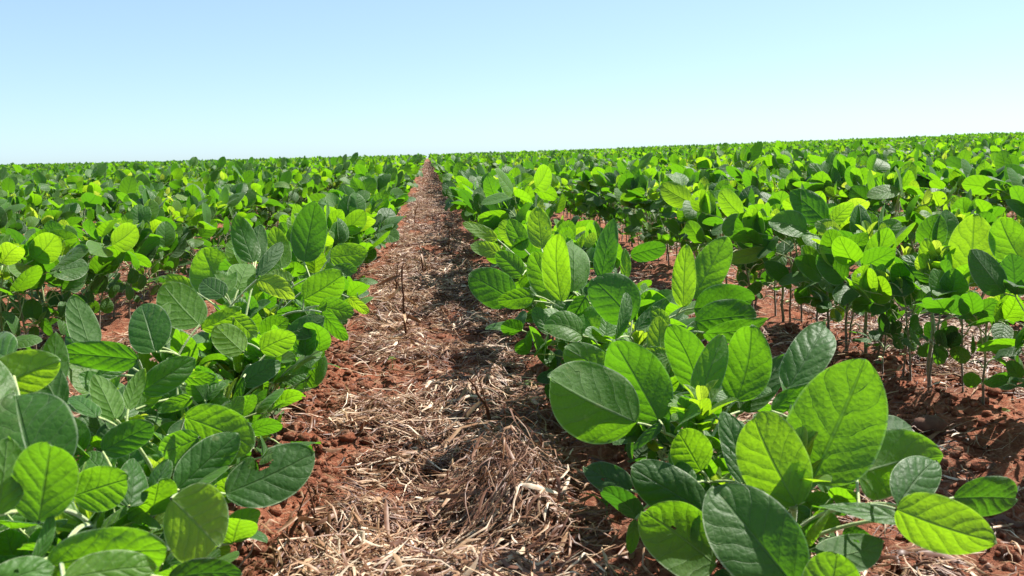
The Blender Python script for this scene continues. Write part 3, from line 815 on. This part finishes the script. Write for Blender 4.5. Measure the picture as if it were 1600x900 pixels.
NEARM = [proto_far(300 + i, 1) for i in range(12)]
ra = [p for p in rest if math.hypot(*p) < 9]
rb = [p for p in rest if math.hypot(*p) >= 9]
crop('soybean_crop', ra, NEARM, 'dense green soybean crop behind the nearest plants', 1)
crop('soybean_crop', rb, FARM, 'green soybean canopy running to the crest of the field', 2)
print('plants', len(pts), 'things', len(chosen), len(ra), len(rb))

# ------------------------------------------------------------ small things
def on_ground(px, py):
    d0 = CR @ np.array([(px - 800) / F, -(py - 450) / F, -1.0]); p = np.array([0, 0, H]); t = H / -d0[2]
    for _ in range(4):
        q = p + d0 * t; t += (q[2] - float(gz(q[0], q[1]))) / -d0[2]
    return p + d0 * t

def dry_stalk(px, py, h, lean, label, seed, leaves=3, twigs=2):
    rr = random.Random(seed); f = on_ground(px, py)
    o = bpy.data.objects.new('dry_stalk', None); col.objects.link(o); o.location = f.tolist(); o.empty_display_size = .02
    tag(o, label, 'dry stalk', 'dry stubble stalks on the path')
    n = 9; t = np.linspace(0, 1, n)
    P = np.stack([lean[0] * t ** 1.5 + np.array([rr.gauss(0, .0015) for _ in t]), lean[1] * t, -.01 + (h + .01) * t], -1)
    g = Geo(); tube(g, P, np.linspace(.0034, .0014, n), [rr.uniform(.08, .35) for _ in t], 6)
    for k in range(twigs):
        s = rr.randint(2, 6); a = rr.uniform(0, 6.28); l = rr.uniform(.03, .09)
        tube(g, curve(P[s], P[s] + np.array([math.cos(a) * l * .5, math.sin(a) * l * .4, l]), (0, 0, .004), 5), [.0010, .0009, .0008, .0007, .0004], .25, 5)
    link('stem', g.mesh('stem', M_STRAW), o)
    for k in range(leaves):
        s = rr.randint(0, 7); a = rr.uniform(0, 6.28); L = rr.uniform(.03, .07)
        ax = nrm([math.cos(a), math.sin(a), rr.uniform(-1.2, .6)])
        q = Geo().add(*blade(L, L * .11, 9, 5, .5, rr.uniform(.2, .9), 0, 2, rr.uniform(.35, .8), rr, 0))
        link('dry_leaf', Geo().join(q, frame(P[s], ax, [rr.gauss(0, .5), -1, .5])).mesh('dry_leaf', M_STRAW), o)
    return o
dry_stalk(634, 532, .165, (.0, 0), 'tall upright dry stalk standing alone in the middle of the straw path', 1, 6, 5)
dry_stalk(618, 470, .10, (.012, .01), 'thin dry stalk leaning a little beside the taller one on the path', 2, 2, 3)
dry_stalk(662, 430, .10, (-.01, 0), 'thin brown stalk upright on the path behind the tall one', 3, 2, 2)
dry_stalk(700, 395, .09, (.01, 0), 'short dry stalk at the path edge by the leaves of the crop', 4, 2, 1)
dry_stalk(648, 355, .10, (.01, 0), 'far dry stalk in the narrowing end of the path', 5, 2, 1)
dry_stalk(770, 665, .075, (-.03, -.02), 'bent brown stalk poking from the raised straw tangle', 6, 3, 1)
dry_stalk(450, 850, .035, (.015, 0), 'short curled straw stub near the bottom of the path', 7, 4, 1)
dry_stalk(505, 845, .04, (-.012, .0), 'short kinked stub of straw beside the curled one', 8, 3, 1)

def lying(name, a, b_, r0, arch, label, cat, m):
    A, B = on_ground(*a), on_ground(*b_)
    P = curve(A, B, (0, 0, arch), 12); P[:, 2] = np.maximum(P[:, 2], gz(P[:, 0], P[:, 1]) + .006)
    P[1:-1] += rng.normal(0, .0012, (10, 3)); c = A.copy()
    g = Geo(); tube(g, P - c, np.linspace(r0, r0 * .55, 12), np.linspace(.55, .8, 12), 6)
    o = link(name, g.mesh(name, m)); o.location = c.tolist()
    return tag(o, label, cat, 'long fallen straws')
lying('fallen_straw', (720, 535), (602, 352), .0016, .03, 'long straight pale straw lying diagonally across the path', 'straw', M_STRAW)
lying('fallen_straw', (640, 470), (704, 498), .0014, .03, 'long pale straw running down towards the shaded soil from the tall stalk', 'straw', M_STRAW)
lying('fallen_straw', (745, 640), (880, 680), .0018, .03, 'bent brown straw arching off the tangle towards the round leaf', 'straw', M_WOOD)
lying('fallen_straw', (560, 640), (680, 650), .0012, .004, 'thin straight straw lying flat above the hollow', 'straw', M_STRAW)

def seedling(px, py, n, L, wf, tone, up, label, seed, cat='weed'):
    rr = random.Random(seed); f = on_ground(px, py)
    o = bpy.data.objects.new('weed_seedling', None); col.objects.link(o); o.location = f.tolist(); o.empty_display_size = .01
    tag(o, label, cat, 'weed seedlings on the path')
    g = Geo(); tube(g, [(0, 0, -.005), (0, 0, .006), (0, 0, .012)], .0010, .7, 6); link('stem', g.mesh('stem', M_STEM), o)
    for k in range(n):
        a = 6.28 * k / n + rr.gauss(0, .2); el = up + rr.gauss(0, .15); l = L * rr.uniform(.7, 1.1)
        ax = np.array([math.cos(a) * math.cos(el), math.sin(a) * math.cos(el), math.sin(el)])
        q = Geo().add(*blade(l, l * wf, 12, 7, .4, .4, 0, .6, tone, rr, .2))
        link('leaf', Geo().join(q, frame((0, 0, .010 + .0006 * k), ax, (0, 0, 1))).mesh('leaf', M_LEAF), o)
seedling(794, 532, 7, .022, .32, .75, .35, 'tiny green weed seedling on bare red soil between the path and the bushy plant', 1)
seedling(613, 570, 5, .011, .5, .9, .5, 'tiny bright green sprout amid the straw near the middle of the path', 2)
seedling(948, 806, 4, .032, .16, .45, .9, 'small grass seedling with narrow upright blades in the shade under the round leaf', 3, 'grass seedling')
seedling(432, 640, 4, .014, .5, .8, .4, 'tiny pale sprout at the foot of the crop on the left of the path', 4)
seedling(905, 585, 4, .012, .4, .7, .5, 'tiny sprout in the shade at the foot of the right-hand plants', 5)

def lump(name, px, py, r3, m, label, cat, jit=.09):
    f = on_ground(px, py); g = Geo(); blob(g, (0, 0, r3[2] * .55), *r3, .5, 16, 11, jit * .5, np.random.default_rng(int(px)))
    o = link(name, g.mesh(name, m)); o.location = f.tolist()
    return tag(o, label, cat)
lump('soil_clod', 1452, 672, (.022, .016, .013), M_CLOD, 'dark brown rounded clod of earth on the soil behind the nearest leaves', 'clod')
lump('stone', 680, 558, (.013, .008, .003), M_STONE, 'flat pale grey stone chip lying on the straw path', 'stone')
lump('stone', 834, 533, (.008, .006, .003), M_STONE, 'small whitish chip at the foot of the bushy plant', 'stone')

def fallen_leaf(px, py, L, az, tone, label):
    rr = random.Random(int(px)); f = on_ground(px, py)
    q = Geo().add(*blade(L, L * .5, 16, 9, .2, .2, 0, 1, tone, rr, .4))
    g = Geo().join(q, frame((0, 0, .012), (math.cos(az), math.sin(az), .05), (0, -.5, 1)))
    o = link('fallen_leaf', g.mesh('fallen_leaf', M_LEAF)); o.location = f.tolist()
    return tag(o, label, 'leaf', 'fallen leaves on the soil')
fallen_leaf(815, 612, .035, 0, .95, 'pale green fallen leaf on the soil left of the big round leaf')
fallen_leaf(1565, 655, .016, .3, 1.0, 'small whitish seed leaf lying by the thin stems on the soil')
